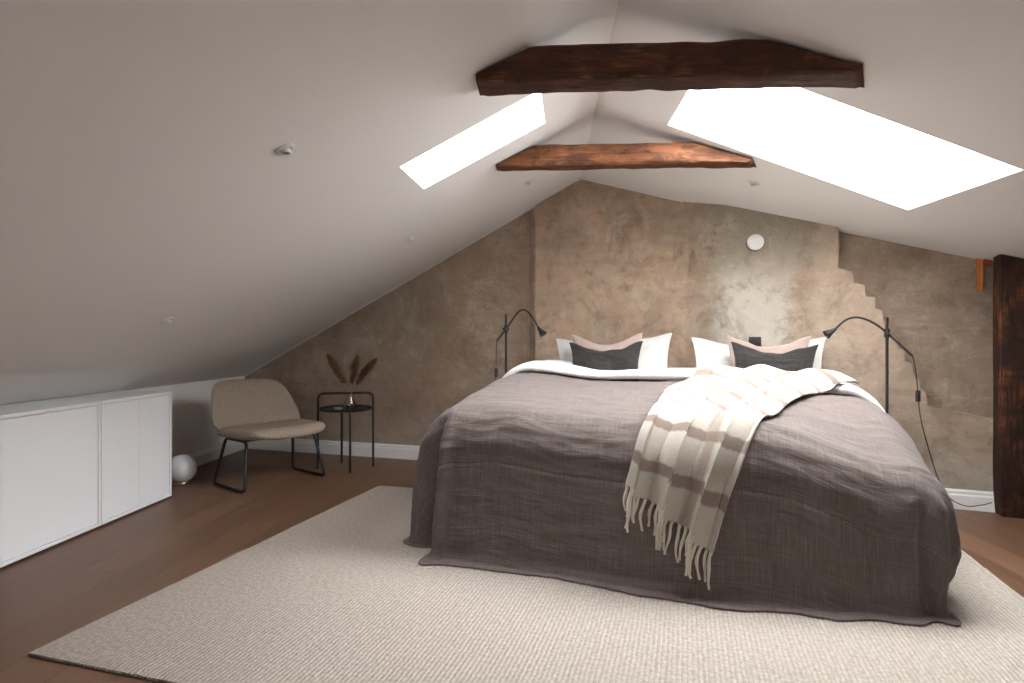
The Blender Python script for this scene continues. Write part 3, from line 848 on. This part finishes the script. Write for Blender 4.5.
# pillows
def pillow(name, w, h, th, mat, pos, lean, yaw, roll, label, group, seed, sag=0.10, ear=0.0, flange=0.0, cat='pillow'):
    """pos: bed coords of the bottom centre; lean: back tilt"""
    bm = bmesh.new(); lay = bm.loops.layers.uv.verify(); n = 40
    def pt(a, b, side):
        # a, b in -1..1; the sides pull in between pointed corners
        ina = 1-sag*0.75*(1-b*b)*abs(a)**1.5; inb = 1-sag*(1-a*a)**1.2*abs(b)**1.5
        x = a*w/2*ina; z = b*h/2*inb
        if b > 0: z -= sag*0.55*h*(1-a*a)**2*b**2
        ea, eb = clamp((1-abs(a))/1.0), clamp((1-abs(b))/1.0)
        if flange: ea, eb = clamp((1-abs(a)-flange/w*2)/(1-flange/w*2)), clamp((1-abs(b)-flange/h*2)/(1-flange/h*2))
        prof = (ea*eb)**0.42
        t = th/2*prof*(1+0.18*n3(a*2+seed, b*2, side))+0.0025
        bend = 0.02*n3(a*1.5, b*1.5, seed)
        z += 0.01*n3(a*3, b*3, seed+2)
        c = 0.006*n3(a*9+seed, b*7, side*3)*(prof+0.2)
        return Vector((x, side*t+bend+c*side, z+h/2))
    for side in (-1, 1):
        g = [[bm.verts.new(pt(-1+2*i/n, -1+2*j/n, side)) for j in range(n+1)] for i in range(n+1)]
        for i in range(n):
            for j in range(n):
                f = bm.faces.new((g[i][j], g[i+1][j], g[i+1][j+1], g[i][j+1]))
                for l, (p, q) in zip(f.loops, ((i, j), (i+1, j), (i+1, j+1), (i, j+1))): l[lay].uv = (w*p/n+side, h*q/n)
        if side == -1: g0 = g
    rim = lambda g: [g[i][0] for i in range(n)]+[g[n][j] for j in range(n)]+[g[i][n] for i in range(n, 0, -1)]+[g[0][j] for j in range(n, 0, -1)]
    A_, B_ = rim(g0), rim(g)
    for k in range(len(A_)): bm.faces.new((A_[k], A_[(k+1) % len(A_)], B_[(k+1) % len(A_)], B_[k]))
    o = obj(name, bm, mat)
    p = bed(*pos)
    o.matrix_world = Matrix.Translation(p) @ Matrix.Rotation(-BA+yaw, 4, 'Z') @ Matrix.Rotation(-lean, 4, 'X') @ Matrix.Rotation(roll, 4, 'Y')
    return tag(o, label, cat, group)
pillow('pillow', 0.84, 0.52, 0.15, M['pillow_white'], (-0.475, 1.56, 0.575), radians(18), 0, radians(-3), 'large off white pillow on the left side of the bed, at the back', 'white pillows', 1.0, 0.13, flange=0.05)
pillow('pillow.001', 0.84, 0.51, 0.15, M['pillow_white'], (0.465, 1.56, 0.57), radians(18), 0, radians(0), 'large off white pillow on the right side of the bed, at the back', 'white pillows', 5.0, 0.13, flange=0.05)
pillow('cushion', 0.50, 0.50, 0.10, M['pink'], (-0.505, 1.43, 0.60), radians(15), 0, radians(-1), 'dusty pink cushion in front of the left white pillow', 'pink cushions', 2.0, 0.16, cat='cushion')
pillow('cushion.001', 0.50, 0.50, 0.10, M['pink'], (0.515, 1.43, 0.585), radians(15), 0, radians(1), 'dusty pink cushion in front of the right white pillow', 'pink cushions', 7.0, 0.16, cat='cushion')
pillow('lumbar_cushion', 0.50, 0.36, 0.09, M['charcoal'], (-0.49, 1.325, 0.675), radians(14), 0, radians(-1), 'charcoal linen lumbar cushion standing foremost on the left side of the bed', 'charcoal lumbar cushions', 3.0, 0.17, cat='cushion')
pillow('lumbar_cushion.001', 0.50, 0.36, 0.09, M['charcoal'], (0.535, 1.325, 0.67), radians(14), 0, radians(2), 'charcoal linen lumbar cushion standing foremost on the right side of the bed', 'charcoal lumbar cushions', 9.0, 0.17, cat='cushion')

# ------------------------------------------------------------------ throw
def drape(x, y):
    """point on the bedspread and its normal for sheet coords (foot side only)"""
    yi = RS
    if y >= yi:
        p = bed(x, y, ztop(x, y)); n = Vector((0, 0, 1))
        if x > XR or x < XL:
            sg = 1 if x > 0 else -1; xe = XR if x > 0 else XL; d = abs(x-xe); th = min(d/RS, pi/2)
            p = bed(xe+sg*RS*sin(th), y, ztop(xe, y)-RS*(1-cos(th))-max(0, d-RS*pi/2)); n = BT*sg*sin(th)+Vector((0, 0, cos(th)))
        return p, n
    d = yi-y; th = min(d/RS, pi/2)
    p = skirt((x, yi), d, (0, -1), ztop(x, yi), 0.15, foot_waves(x))
    return p, -BN*sin(th)+Vector((0, 0, cos(th)))
TL = [(0.0, (0.42, 1.36)), (0.22, (0.14, 1.16)), (0.45, (-0.03, 0.72)), (0.68, (-0.05, 0.20)), (0.85, (-0.10, -0.02)), (1.0, (-0.14, -0.17))]
TR = [(0.0, (0.96, 1.20)), (0.22, (0.78, 1.02)), (0.45, (0.58, 0.62)), (0.68, (0.40, 0.14)), (0.85, (0.28, -0.16)), (1.0, (0.20, -0.43))]
def edge(tab, t):
    P = [Vector((*p, 0)) for _, p in tab]; T = [a for a, _ in tab]
    for i in range(len(T)-1):
        if t <= T[i+1] or i == len(T)-2:
            k = (t-T[i])/(T[i+1]-T[i]); a, b, c, d = P[max(i-1, 0)], P[i], P[i+1], P[min(i+2, len(P)-1)]
            return 0.5*((2*b)+(-a+c)*k+(2*a-5*b+4*c-d)*k*k+(-a+3*b-3*c+d)*k**3)
def pleat(s, t):
    """height of the lengthwise folds"""
    ph = s*2.9+0.16*n3(t*3, 1.0)+0.25*t
    f = abs(sin(pi*ph))**0.6
    a = 0.070+0.010*sst(0.5, 0.0, t)+0.006*sst(0.7, 1.0, t)
    return a*f*(0.75+0.5*n3(s*2.3+4, t*1.7))+0.010*n3(s*5, t*6, 2)
def throw_pt(s, t):
    L, R = edge(TL, t), edge(TR, t); c = L.lerp(R, s)
    x = c.x; y = c.y
    p, n = drape(x, y)
    h = 0.012+pleat(s, t)
    # loose bunch at the head end, standing clear of the bed on the right
    bun = sst(0.30, 0.08, t)
    h += bun*(0.0+0.045*exp(-((s-0.85)/0.16)**2)*sst(0.0, 0.05, t)+0.015*n3(s*4, t*7, 6))
    if y > 1.05: h += 0.050*sst(1.04, 1.13, y)
    if t < 0.25: h -= 0.6*pleat(s, t)*sst(0.25, 0.1, t)             # rides over the folded duvet
    edge_l = exp(-(s/0.04)**2)+exp(-((1-s)/0.04)**2)
    h -= 0.004*edge_l
    ph = s*2.9+0.16*n3(t*3, 1.0)+0.25*t
    lat = 0.028*sin(2*pi*ph)*sst(0, 0.1, s)*sst(1, 0.9, s)*sst(0.05, 0.3, t)
    return p+n*max(h, 0.010)+BT*lat
BW, BLn = 0.95, 1.75                                         # real blanket width used by the check
bm = bmesh.new()
surf(bm, throw_pt, 110, 170, lambda s, t: (s*BW, t*BLn))
th_e = thing('throw_blanket', 'cream throw with taupe checks and fringe draped diagonally over the bed foot', 'blanket', bed(0.1, 0.1, 0.64))
inv = Matrix.Translation(-Vector(th_e.location))
bmesh.ops.transform(bm, matrix=inv, verts=bm.verts)
o = obj('woven_cloth', bm, M['throw'], th_e); md = o.modifiers.new('wool', 'SOLIDIFY'); md.thickness = 0.008; md.offset = 0
NFR = 30
for k in range(NFR):
    s = (k+0.5)/NFR+random.uniform(-.008, .008)
    a = throw_pt(s, 0.995); b = throw_pt(s, 0.97); d = (a-b).normalized()
    ln = random.uniform(0.10, 0.155); pts = []
    sw = Vector((random.uniform(-.14, .14), random.uniform(-.12, .05), 0))
    for i in range(9):
        q = i/8; g = a+(d*(1-q*0.6)+Vector((0, 0, -1))*q*0.6+sw*q*q*0.7).normalized()*ln*q
        g += Vector((0.003*sin(q*7+k), 0, 0))
        pts.append(g-Vector(th_e.location))
    obj('tassel', tube(bmesh.new(), pts, lambda t: 0.0080*(1-0.4*t)*(1+0.18*sin(t*40)), 7), M['fringe'], th_e)

# ------------------------------------------------------------------ low cabinets along the knee wall
def cabinet(name, y0, w, doors, label):
    r_front, r_back, H = RY(-2.265, 3.5)[0], KNEE_R+0.022, 0.70
    r_back = KNEE_R+0.025
    base = thing(name, label, 'cabinet', W(r_front, y0), -A, 'white cabinets under the slope')
    # local: x to the wall is negative r, y along
    D = r_front-r_back; t = 0.018
    fl = lambda *a, **k: newbox(*a, **k)
    bm = bmesh.new()
    box(bm, -D, 0, 0.001, t, 0.012, H, bev=0.0015, seg=1); box(bm, -D, 0, w-t, w-0.001, 0.012, H, bev=0.0015, seg=1)
    box(bm, -D, 0, t, w-t, H-t, H, bev=0.0015, seg=1); box(bm, -D, 0, t, w-t, 0.012, 0.012+t, bev=0.0015, seg=1)
    box(bm, -D, -D+0.008, t, w-t, 0.012+t, H-t)
    obj('carcass', bm, M['cabinet'], base, smooth=False)
    dw = (w-2*t-0.006-(0.002 if doors == 2 else 0))/doors
    for k in range(doors):
        a = t+0.003+k*(dw+0.002)
        obj('door', newbox(-0.022, -0.003, a, a+dw, 0.012+t+0.003, H-t-0.003, bev=0.0012, seg=1), M['cabinet'], base, smooth=False)
    for yy in (0.05, w-0.05):
        for xx in (-0.05, -D+0.05):
            obj('foot', lathe(bmesh.new(), [(0, 0.0005), (0.016, 0.0005), (0.016, 0.012), (0, 0.012)], 14, (xx, yy, 0)), M['black_plastic'], base)
    return base
yc = RY(*on_floor(103, 527.5).xy)[1]
cabinet('storage_cabinet', yc, 0.628, 2, 'white two door low cabinet beside the globe lamp, farther of the two')
cabinet('storage_cabinet.001', yc-0.632, 0.629, 1, 'white single door low cabinet at the left edge, nearer of the two')

# ------------------------------------------------------------------ globe lamp on the floor
gp = Vector((-2.385, 4.33, 0))
gl = thing('globe_lamp', 'white glass globe lamp on the floor at the end of the cabinets', 'lamp', gp)
prof = [(0.045, 0.012)]+[(0.101*cos(a), 0.107+0.101*sin(a)) for a in [radians(-63+i*(153/28)) for i in range(29)]]
prof[-1] = (0, prof[-1][1])
obj('globe', lathe(bmesh.new(), prof, 40), M['opal'], gl)
obj('base_ring', lathe(bmesh.new(), [(0, 0.0005), (0.05, 0.0005), (0.052, 0.006), (0.048, 0.016), (0, 0.016)], 32), M['brass'], gl)
cb = smooth_path([(-0.045, -0.02, 0.010), (-0.075, -0.08, 0.006), (-0.10, -0.11, 0.03), (-0.085, -0.15, 0.012), (-0.13, -0.20, 0.006), (-0.17, -0.14, 0.006)], 8)
obj('cord', tube(bmesh.new(), cb, 0.003, 8), M['brass'], gl)

# ------------------------------------------------------------------ lounge chair
CC = Vector((-1.787, 4.43, 0)); ca = math.atan2(-0.61, 0.79)          # local x = facing, local y = toward the wall side
ch = thing('lounge_chair', 'beige upholstered low lounge chair with black sled legs in the corner', 'chair', CC, ca)
def pad(fn, n=44, p=5.0):
    """closed pad: fn(a, b, side) with a, b on a squircle disc; rim rounded"""
    bm = bmesh.new(); seg = 72; nr = 18; top, bot = [], []
    def sq(ang, r):
        c_, s_ = cos(ang), sin(ang); k = (abs(c_)**p+abs(s_)**p)**(-1/p); return c_*k*r, s_*k*r
    for side, store in ((1, top), (-1, bot)):
        for j in range(nr+1):
            q = j/nr; r = 1-(1-q)**1.8 if j else 0.0
            th = (max(0.0, 1-r**10))**0.5
            if j == 0: store.append([bm.verts.new(fn(0, 0, side*th))])
            else: store.append([bm.verts.new(fn(*sq(2*pi*k/seg, r), side*th)) for k in range(seg)])
    for st_ in (top, bot):
        for a, b in zip(st_, st_[1:]):
            for k in range(seg):
                k2 = (k+1) % seg
                if len(a) == 1: bm.faces.new((a[0], b[k], b[k2]))
                else: bm.faces.new((a[k], a[k2], b[k2], b[k]))
    bmesh.ops.remove_doubles(bm, verts=bm.verts, dist=0.0003)
    return bm
def seat_fn(a, b, t):
    x = 0.045+a*0.30; y = b*0.335*(1-0.06*sst(-0.3, 1, a))
    z = 0.375+0.012*b*b-0.02*(a < 0)*a*a+0.012*sst(0.2, 1, a)-0.03*sst(0.75, 1.0, a)*0.5
    return Vector((x, y, z+t*0.041))
obj('seat', pad(seat_fn, p=4.0), M['boucle'], ch)
def back_fn(a, b, t):
    # a across (-1..1), b up (-1..1)
    hw = 0.345-0.055*sst(-0.6, 1.0, b)
    y = a*hw; zz = 0.355+(b*0.5+0.5)*0.375
    x = -0.205-0.165*(b*0.5+0.5)-0.015*(b*0.5+0.5)**2+0.085*abs(a)**2.4*(1-0.15*b)
    if b < -0.5: x += 0.06*(-0.5-b)/0.5
    return Vector((x-t*0.030, y, zz+t*0.008))
obj('backrest', pad(back_fn, p=4.5), M['boucle'], ch)
for s in (-1, 1):
    yb, yt = s*0.315, s*0.265; lp = []
    loop = round_path([(-0.125, yt, 0.334), (-0.20, yb, 0.0105), (0.225, yb, 0.0105), (0.155, yt, 0.334)], 0.035, 6, closed=True)
    obj('sled_leg', tube(bmesh.new(), loop, 0.0108, 10, closed=True), M['black'], ch)
fb = bmesh.new()
for xx in (-0.10, 0.11): tube(fb, [(xx, -0.265, 0.334), (xx, 0.265, 0.334)], 0.009, 10)
box(fb, -0.14, 0.15, -0.05, 0.05, 0.330, 0.342)
obj('under_frame', fb, M['black'], ch)

# ------------------------------------------------------------------ side table
TC = Vector((-1.345, 4.855, 0)); ta = math.atan2(0.09, 0.423)
tb = thing('side_table', 'small round black tray table with a hoop handle beside the chair', 'side table', TC, ta)
obj('tray', lathe(bmesh.new(), [(0, 0.468), (0.19, 0.468), (0.205, 0.472), (0.209, 0.490), (0.204, 0.491), (0.198, 0.477), (0, 0.475)], 48), M['black'], tb)
hoop = round_path([(-0.216, 0, 0.001), (-0.216, 0, 0.605), (0.216, 0, 0.605), (0.216, 0, 0.001)], 0.05, 8)
obj('hoop_handle', tube(bmesh.new(), hoop, 0.0095, 12), M['black'], tb)
for s in (-1, 1):
    lg = round_path([(-s*0.045, s*0.199, 0.001), (-s*0.045, s*0.199, 0.462), (-s*0.01, s*0.05, 0.462)], 0.02, 5)
    obj('leg', tube(bmesh.new(), lg, 0.0095, 12), M['black'], tb)

# vase with dried plumes, a little dish
VB = TC+Vector((0.035, 0.0, 0.4765))
vs = thing('vase', 'small clear glass vase holding dried plumes on the black tray table', 'vase', VB)
obj('glass_body', lathe(bmesh.new(), [(0, 0.0), (0.030, 0.0), (0.036, 0.008), (0.038, 0.03), (0.030, 0.06), (0.017, 0.085), (0.019, 0.108), (0.022, 0.118), (0.0195, 0.118), (0.0165, 0.106), (0.0145, 0.085), (0.027, 0.058), (0.034, 0.03), (0.031, 0.012), (0, 0.008)], 32, mat=Matrix.Diagonal((1.3, 1.3, 1.12, 1))), M['vase_glass'], vs)
obj('water', lathe(bmesh.new(), [(0, 0.009), (0.030, 0.012), (0.0325, 0.03), (0.0285, 0.052), (0, 0.052)], 28, mat=Matrix.Diagonal((1.28, 1.28, 1.12, 1))), M['vase_glass'], vs)
def plume_stem(name, tip_px, base_off, label, seed, n=520, fat=1.0):
    rnd = random.Random(seed); D = VB.y+base_off[1]*2
    tip = at(tip_px[0], tip_px[1], D); foot = VB+Vector((base_off[0]*0.3, base_off[1]*0.3, 0.016))
    mid = VB+Vector((base_off[0]*0.45, base_off[1]*0.4, 0.128))
    e = thing(name, label, 'dried plume', foot, 0, 'dried plumes in the vase')
    mid2 = mid.lerp(tip, 0.5)+Vector((0, 0, 0.02)); path = smooth_path([foot, mid, mid2, tip], 12)
    lp = [p-foot for p in path]
    obj('stem', tube(bmesh.new(), lp, lambda t: 0.0022*(1-0.6*t), 6), M['dry_stem'], e)
    bm = bmesh.new(); m0 = int(len(lp)*0.48)
    for i in range(n):
        q = rnd.random()**0.9; f = m0+q*(len(lp)-1-m0); k = min(int(f), len(lp)-2); p = lp[k].lerp(lp[k+1], f-k)
        tdir = (lp[k+1]-lp[k]).normalized(); ang = rnd.random()*2*pi; o1 = tdir.orthogonal().normalized(); o2 = tdir.cross(o1)
        rad = o1*cos(ang)+o2*sin(ang); R = fat*0.046*sin(pi*min(1, 0.12+q*0.86))**0.8
        a = p+rad*R*0.15; b = p+rad*R*rnd.uniform(0.5, 1.1)+tdir*rnd.uniform(0.012, 0.03)
        s = (b-a).cross(rad+tdir*0.3).normalized()*0.0045
        m_ = a.lerp(b, 0.6)+Vector((0, 0, -0.002))
        v = [bm.verts.new(a), bm.verts.new(m_+s), bm.verts.new(b), bm.verts.new(m_-s), bm.verts.new(m_+rad*0.003)]
        for tri in ((0, 1, 4), (1, 2, 4), (2, 3, 4), (3, 0, 4), (0, 3, 1), (1, 3, 2)): bm.faces.new([v[z] for z in tri])
    obj('plume', bm, M['plume'], e, smooth=False)
plume_stem('dried_plume', (328.5, 356), (-0.022, 0.0), 'brown dried plume leaning left out of the glass vase', 1, fat=1.05)
plume_stem('dried_plume.001', (357, 357), (0.004, 0.012), 'brown dried plume standing upright in the middle of the glass vase', 2)
plume_stem('dried_plume.002', (375, 360), (0.024, -0.008), 'brown dried plume leaning right out of the glass vase', 3, fat=0.95)
dsh = obj('dish', lathe(bmesh.new(), [(0, 0), (0.026, 0), (0.034, 0.010), (0.032, 0.011), (0.024, 0.004), (0, 0.004)], 24), M['ceramic'])
dsh.location = TC+Vector((-0.055, -0.02, 0.4762)); tag(dsh, 'small pale dish on the black tray table left of the vase', 'dish')

# ------------------------------------------------------------------ reading lamps
def reading_lamp(name, label, base, z_pole, arm, head_dir, cable, box_at):
    e = thing(name, label, 'lamp', base, 0, 'black reading lamps by the bed')
    L = lambda pts: [Vector(p)-base for p in pts]
    obj('lamp_base', lathe(bmesh.new(), [(0, 0.0005), (0.115, 0.0005), (0.118, 0.006), (0.112, 0.012), (0.012, 0.016), (0, 0.016)], 40), M['black'], e)
    obj('pole', tube(bmesh.new(), [(0, 0, 0.012), (0, 0, z_pole)], 0.0085, 12), M['black'], e)
    path = smooth_path(arm, 10)
    obj('arm', tube(bmesh.new(), L(path), 0.0065, 10), M['black'], e)
    # clamp where the arm passes the pole
    zc = min(path, key=lambda p: (p.xy-base.xy).length)
    cl = bmesh.new(); tube(cl, [(0, 0, zc.z-base.z-0.026), (0, 0, zc.z-base.z+0.026)], 0.0155, 14)
    adir = (path[min(path.index(zc)+1, len(path)-1)]-path[path.index(zc)-1]).normalized()
    side = adir.cross(Vector((0, 0, 1))).normalized(); cz = Vector((0, 0, zc.z-base.z))
    tube(cl, [cz-side*0.03, cz+side*0.03], 0.012, 12)
    obj('clamp', cl, M['black'], e)
    tip = path[-1]; hd = Vector(head_dir).normalized(); rot = hd.to_track_quat('Z', 'Y').to_matrix().to_4x4()
    obj('lamp_head', lathe(bmesh.new(), [(0, -0.012), (0.009, -0.012), (0.012, 0.0), (0.016, 0.02), (0.030, 0.055), (0.0275, 0.056), (0.014, 0.022), (0, 0.018)], 24,
        mat=Matrix.Translation(tip-base) @ rot), M['black'], e)
    cp = smooth_path(cable, 10)
    obj('cable', tube(bmesh.new(), L(cp), 0.0028, 8), M['cable'], e)
    bp = Vector(box_at)-base
    obj('switch', newbox(bp.x-0.012, bp.x+0.012, bp.y-0.010, bp.y+0.010, bp.z-0.034, bp.z+0.034, bev=0.006, seg=3), M['black_plastic'], e)
# left
lb = Vector((-0.044, 4.42, 0))
reading_lamp('reading_lamp', 'black arched reading lamp standing left of the bed', lb, at(506, 314.5, 4.42).z,
    [at(497, 340.5, 4.46), at(506, 329, 4.42), at(514, 317.5, 4.39), at(519, 311.5, 4.37), at(524.5, 309.8, 4.35), at(531, 315, 4.32), at(539, 328.5, 4.29)], (0.5, -0.3, -0.7),
    [at(497, 340.5, 4.46), at(496.3, 350, 4.47), at(496, 372, 4.47), (-0.13, 4.47, 0.5), (-0.16, 4.55, 0.05), (-0.1, 4.75, 0.012)], at(496.3, 372.5, 4.47))
rb = Vector((2.25, 3.60, 0))
reading_lamp('reading_lamp.001', 'black arched reading lamp standing right of the bed', rb, at(887, 317.5, 3.60).z,
    [at(912.5, 356, 3.53), at(900, 344.5, 3.56), at(887, 333, 3.595), at(877, 325, 3.61), at(866, 319.3, 3.63), at(855, 317.3, 3.65), at(845, 320.5, 3.67), at(834, 330, 3.69)], (-0.75, 0.1, -0.5),
    [at(912.5, 356, 3.53), at(916, 372, 3.52), at(918, 395, 3.52), at(921, 420, 3.52), at(929, 450, 3.53), at(938, 478, 3.54), at(950, 498, 3.555), at(966, 506, 3.56), at(982, 505, 3.535), at(992, 502.5, 3.52)], at(918, 396, 3.52))

# ------------------------------------------------------------------ things on wall and ceiling
dp = on_line(755.5, 242.5, WR_A, WR_B)
face = (-RN).to_track_quat('Z', 'Y').to_matrix().to_4x4()
vn = thing('wall_vent', 'round white vent disc high on the grey plaster above the bed', 'vent', dp)
obj('vent_rim', lathe(bmesh.new(), [(0, 0), (0.046, 0), (0.046, 0.012), (0, 0.012)], 32, mat=face), M['bezel'], vn)
obj('vent_disc', lathe(bmesh.new(), [(0, 0.014), (0.050, 0.014), (0.055, 0.018), (0.055, 0.022), (0.048, 0.027), (0, 0.030)], 40, mat=face), M['bezel'], vn)
sp_ = on_line(755, 341.5, WR_A, WR_B)
sk_ = thing('wall_socket', 'small black wall socket between the right hand cushions', 'socket', sp_)
bm = newbox(-0.040, 0.040, -0.033, 0.033, 0.0, 0.012, bev=0.004)
bmesh.ops.transform(bm, matrix=face, verts=bm.verts); obj('socket_plate', bm, M['black_plastic'], sk_)
obj('socket_well', lathe(bmesh.new(), [(0.022, 0.0125), (0.021, 0.0135), (0.019, 0.0135), (0.018, 0.0125)], 24, mat=face), M['black'], sk_)

def downlight(name, px, side, label, tilt=0.35):
    r, y = on_roof(px[0], px[1], side); c = slope_pt(side, r, y, 0.0); n = (slope_pt(side, r, y, -1.0)-c).normalized()
    rot = n.to_track_quat('Z', 'Y').to_matrix().to_4x4(); e = thing(name, label, 'spotlight', c, 0, 'small ceiling spotlights')
    obj('bezel', lathe(bmesh.new(), [(0.020, 0.0006), (0.036, 0.0006), (0.036, 0.003), (0.033, 0.0055), (0.023, 0.0055), (0.020, 0.002)], 32, mat=rot), M['bezel'], e)
    rr = rot @ Matrix.Rotation(tilt, 4, 'X')
    obj('spot_barrel', lathe(bmesh.new(), [(0, 0.006), (0.012, 0.006), (0.0135, 0.014), (0.017, 0.016), (0.0195, 0.012), (0.0195, 0.003), (0, 0.002)], 24, mat=rr), M['bezel'], e)
    obj('bulb', lathe(bmesh.new(), [(0, 0.0085), (0.011, 0.0085), (0.011, 0.0065), (0, 0.0065)], 20, mat=rr), M['black_plastic'], e)
downlight('ceiling_spotlight', (285, 149), -1, 'small recessed spotlight high on the left slope, topmost of the left row')
downlight('ceiling_spotlight.001', (167, 320), -1, 'small recessed spotlight low on the left slope above the white cabinets')
downlight('ceiling_spotlight.002', (411, 238), -1, 'small recessed spotlight on the left slope below the small skylight')
downlight('ceiling_spotlight.003', (528, 182), -1, 'small recessed spotlight under the left end of the far beam')
downlight('ceiling_spotlight.004', (754, 183), 1, 'small recessed spotlight on the right slope beside the far beam')
